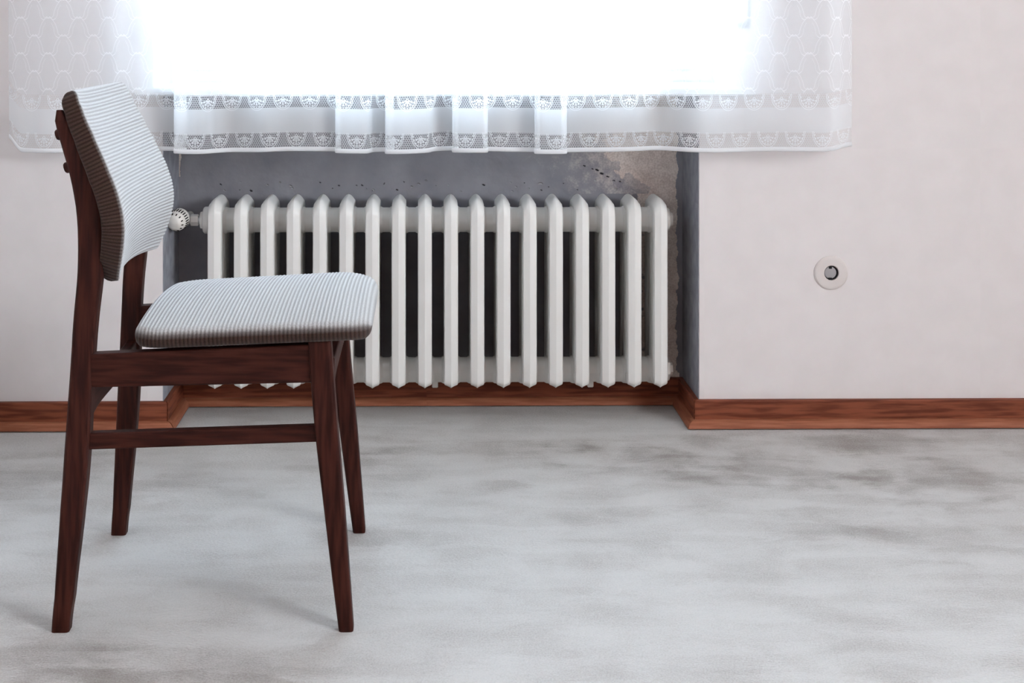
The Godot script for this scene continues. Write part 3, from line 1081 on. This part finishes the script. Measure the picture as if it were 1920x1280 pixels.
# ---------------------------------------------------------------- curtain
func curtain_path() -> PackedVector2Array:
	# plan of the gathered curtain, metres (x, z), from left to right; pleats turn back on themselves
	var px := [[12, 0.048], [30, 0.058], [60, 0.066], [90, 0.075], [130, 0.072], [180, 0.055], [230, 0.062], [268, 0.054], [300, 0.052], [328, 0.052], [346, 0.060], [348, 0.078], [336, 0.094], [331, 0.104], [342, 0.110], [365, 0.108], [388, 0.098], [405, 0.078], [432, 0.060], [465, 0.072], [495, 0.082], [540, 0.068], [600, 0.066], [630, 0.068], [639, 0.076], [630, 0.096], [640, 0.106], [664, 0.107], [688, 0.100], [700, 0.066], [720, 0.054], [737, 0.058], [737, 0.078], [724, 0.094], [728, 0.105], [760, 0.107], [800, 0.096], [815, 0.068], [842, 0.058], [859, 0.063], [858, 0.084], [848, 0.100], [856, 0.110], [882, 0.113], [908, 0.108], [914, 0.092], [906, 0.080], [915, 0.070], [950, 0.072], [995, 0.069], [1012, 0.074], [1010, 0.094], [1001, 0.106], [1008, 0.114], [1030, 0.115], [1055, 0.112], [1061, 0.098], [1052, 0.084], [1064, 0.074], [1100, 0.074], [1150, 0.086], [1190, 0.084], [1232, 0.054], [1262, 0.058], [1300, 0.080], [1340, 0.086], [1400, 0.070], [1450, 0.074], [1500, 0.092], [1555, 0.096], [1582, 0.076], [1606, 0.054]]
	var c := Curve2D.new()
	c.bake_interval = 0.004
	for i in px.size():
		var p := Vector2((px[i][0] - 800.0) / 857.0, px[i][1])
		var a := Vector2((px[maxi(i - 1, 0)][0] - 800.0) / 857.0, px[maxi(i - 1, 0)][1])
		var b := Vector2((px[mini(i + 1, px.size() - 1)][0] - 800.0) / 857.0, px[mini(i + 1, px.size() - 1)][1])
		var d := (b - a) / 6.0
		c.add_point(p, -d, d)
	return c.get_baked_points()

func build_curtain() -> void:
	var root := base("lace_curtain", Vector3(0, 0.62, 0.08))
	root.set_meta("origin", Vector3(0, 0.62, 0.08))
	tag(root, "sheer white lace curtain gathered in front of the window, with scalloped lace border", "curtain")
	var path := curtain_path()
	var len_ := PackedFloat32Array([0.0])
	for i in range(1, path.size()):
		len_.append(len_[i - 1] + path[i].distance_to(path[i - 1]))
	# bottom line, a little uneven; the last hand at either end hangs shorter
	var bottom := func(x: float) -> float:
		return 0.626 + 0.0015 * sin(x * 17.0) + 0.010 * smoothstep(0.86, 0.945, x) + 0.030 * smoothstep(-0.885, -0.925, x)
	var at := func(i: int, h: float) -> Vector3:
		var p: Vector2 = path[i]
		var s := (h - 0.62) / 1.7
		return Vector3(p.x + 0.004 * sin(h * 7.0 + p.x * 9.0) * s, h, p.y + 0.003 * sin(h * 5.0 + p.x * 31.0))
	var sheet := func(levels: Array, vs: Array, with_v: bool) -> ArrayMesh:
		var t := Tris.new()
		for i in path.size() - 1:
			for k in levels.size() - 1:
				var q := []
				for e in [[i, k], [i + 1, k], [i + 1, k + 1], [i, k + 1]]:
					var b0: float = bottom.call(path[e[0]].x)
					var y: float = levels[e[1]] + (b0 - 0.626 if levels[e[1]] < 1.0 else 0.0)
					q.append([at.call(e[0], y), Vector2(len_[e[0]], vs[e[1]] if with_v else -y)])
				t.tri(q[0][0], q[1][0], q[2][0], 1, q[0][1], q[1][1], q[2][1])
				t.tri(q[0][0], q[2][0], q[3][0], 1, q[0][1], q[2][1], q[3][1])
		return t.mesh()
	obj("lace_panel", sheet.call([0.753, 0.80, 0.9, 1.0, 1.15, 1.3, 1.5, 1.7, 1.9, 2.1, 2.33], [], false), M.lace_body, root)
	obj("lace_border", sheet.call([0.635, 0.665, 0.695, 0.725, 0.753], [1.0, 0.7458, 0.4915, 0.2373, 0.0], true), M.lace_border, root)
	# hem: a folded strip with thickness
	var t := Tris.new()
	var rings := []
	for i in path.size():
		var d := (path[mini(i + 1, path.size() - 1)] - path[maxi(i - 1, 0)]).normalized()
		var n := Vector3(-d.y, 0, d.x)
		var b0: float = bottom.call(path[i].x)
		var ring := PackedVector3Array()
		for q in [[0.0006, 0.0095], [0.0012, 0.006], [0.0012, 0.002], [0.0, 0.0], [-0.0012, 0.002], [-0.0012, 0.006], [-0.0006, 0.0095]]:
			ring.append(at.call(i, b0 + q[1]) + n * q[0])
		rings.append(ring)
	add_loft(t, rings, 1)
	obj("hem", t.mesh(), M.hem, root)
	# rail that carries it, above the picture
	var rail := base("curtain_rail", Vector3(0, 2.33, 0.08))
	rail.set_meta("origin", Vector3(0, 2.33, 0.08))
	tag(rail, "white curtain rail on the wall above the window", "curtain rail")
	obj("track", box_mesh(Vector3(-0.97, 2.334, 0.04), Vector3(0.99, 2.354, 0.125), 0.003), M.white_paint, rail)
	for x in [-0.8, 0.0, 0.8]:
		obj("bracket", box_mesh(Vector3(x - 0.012, 2.335, 0.0), Vector3(x + 0.012, 2.348, 0.042), 0.002), M.white_paint, rail)

# ---------------------------------------------------------------- small things on the wall
func build_small_things() -> void:
	# flush outlet: round cover with an off-centre hole and a recessed insert
	var c := Vector3(0.9115, 0.3457, 0.0)
	var o := base("wall_outlet", c)
	o.set_meta("origin", c)
	tag(o, "round beige outlet cover with a recessed middle on the wall right of the radiator", "outlet")
	var n := Vector3(0, 0, 1)
	obj("cover", ring_plate(c, 0.0385, 0.0165), M.plate, o)
	obj("recess", lathe(c + n * 0.0003, n, [[0, 0.0162], [0.0006, 0.0162], [0.0007, 0.001]], 32), M.black, o)
	var ins := obj("insert", lathe(c + Vector3(-0.0022, 0.0006, 0.0008), n, [[0, 0.0132], [0.0022, 0.0132], [0.003, 0.0122], [0.003, 0.001]], 32), M.insert, o)
	ins.set_meta("label", "grey round insert in the hole")
	obj("lug", box_mesh(c + Vector3(-0.006, 0.0095, 0.001), c + Vector3(0.001, 0.0145, 0.0048), 0.0005), M.black, o)
	obj("lug", box_mesh(c + Vector3(-0.007, -0.0155, 0.001), c + Vector3(0.001, -0.0105, 0.0048), 0.0005), M.black, o)
	# strap of the roller shutter, right of the window, behind the lace
	var s := base("shutter_strap", Vector3(0.708, 0.86, 0.0))
	s.set_meta("origin", Vector3(0.708, 0.86, 0.0))
	tag(s, "grey roller shutter strap hanging on the wall behind the curtain, right of the window", "strap")
	obj("webbing", box_mesh(Vector3(0.7235, 0.905, 0.002), Vector3(0.7295, 2.1, 0.0035)), M.strap, s)
	obj("strap_end", box_mesh(Vector3(0.700, 0.897, 0.001), Vector3(0.727, 0.909, 0.008), 0.002), M.iron, s)
	# nails left in the wall behind the lace
	for q in [[-0.704, 0.821, "bent nail in the wall behind the lace, left of the window above the chair back"], [-0.643, 0.884, "small nail in the wall behind the lace, close to the left window edge"], [0.752, 0.828, "single nail in the wall behind the lace, right of the window"]]:
		var a := Vector3(q[0], q[1], -0.004)
		tag(obj("nail", lathe(a, Vector3(0.15, 0.1, 1), [[0, 0.0012], [0.014, 0.0012], [0.0142, 0.0028], [0.0155, 0.0026], [0.016, 0.0005]], 10), M.iron), q[2], "nail", "nails left in the wall")

func ring_plate(c: Vector3, ro: float, ri: float) -> ArrayMesh:
	var t := Tris.new()
	var prof := [[0.0, ri], [0.0, ro], [0.0025, ro - 0.0004], [0.0045, ro - 0.003], [0.0052, ro - 0.007], [0.0052, ri + 0.0015], [0.0045, ri], [0.0, ri]]
	var rings := []
	for p in prof:
		rings.append(circle(c + Vector3(0, 0, p[0]), Vector3.RIGHT, Vector3.UP, p[1], 48))
	for i in rings.size() - 1:
		for k in 48:
			var k2 := (k + 1) % 48
			t.tri(rings[i][k], rings[i + 1][k2], rings[i + 1][k], i)
			t.tri(rings[i][k], rings[i][k2], rings[i + 1][k2], i)
	t.outward()
	return t.mesh()
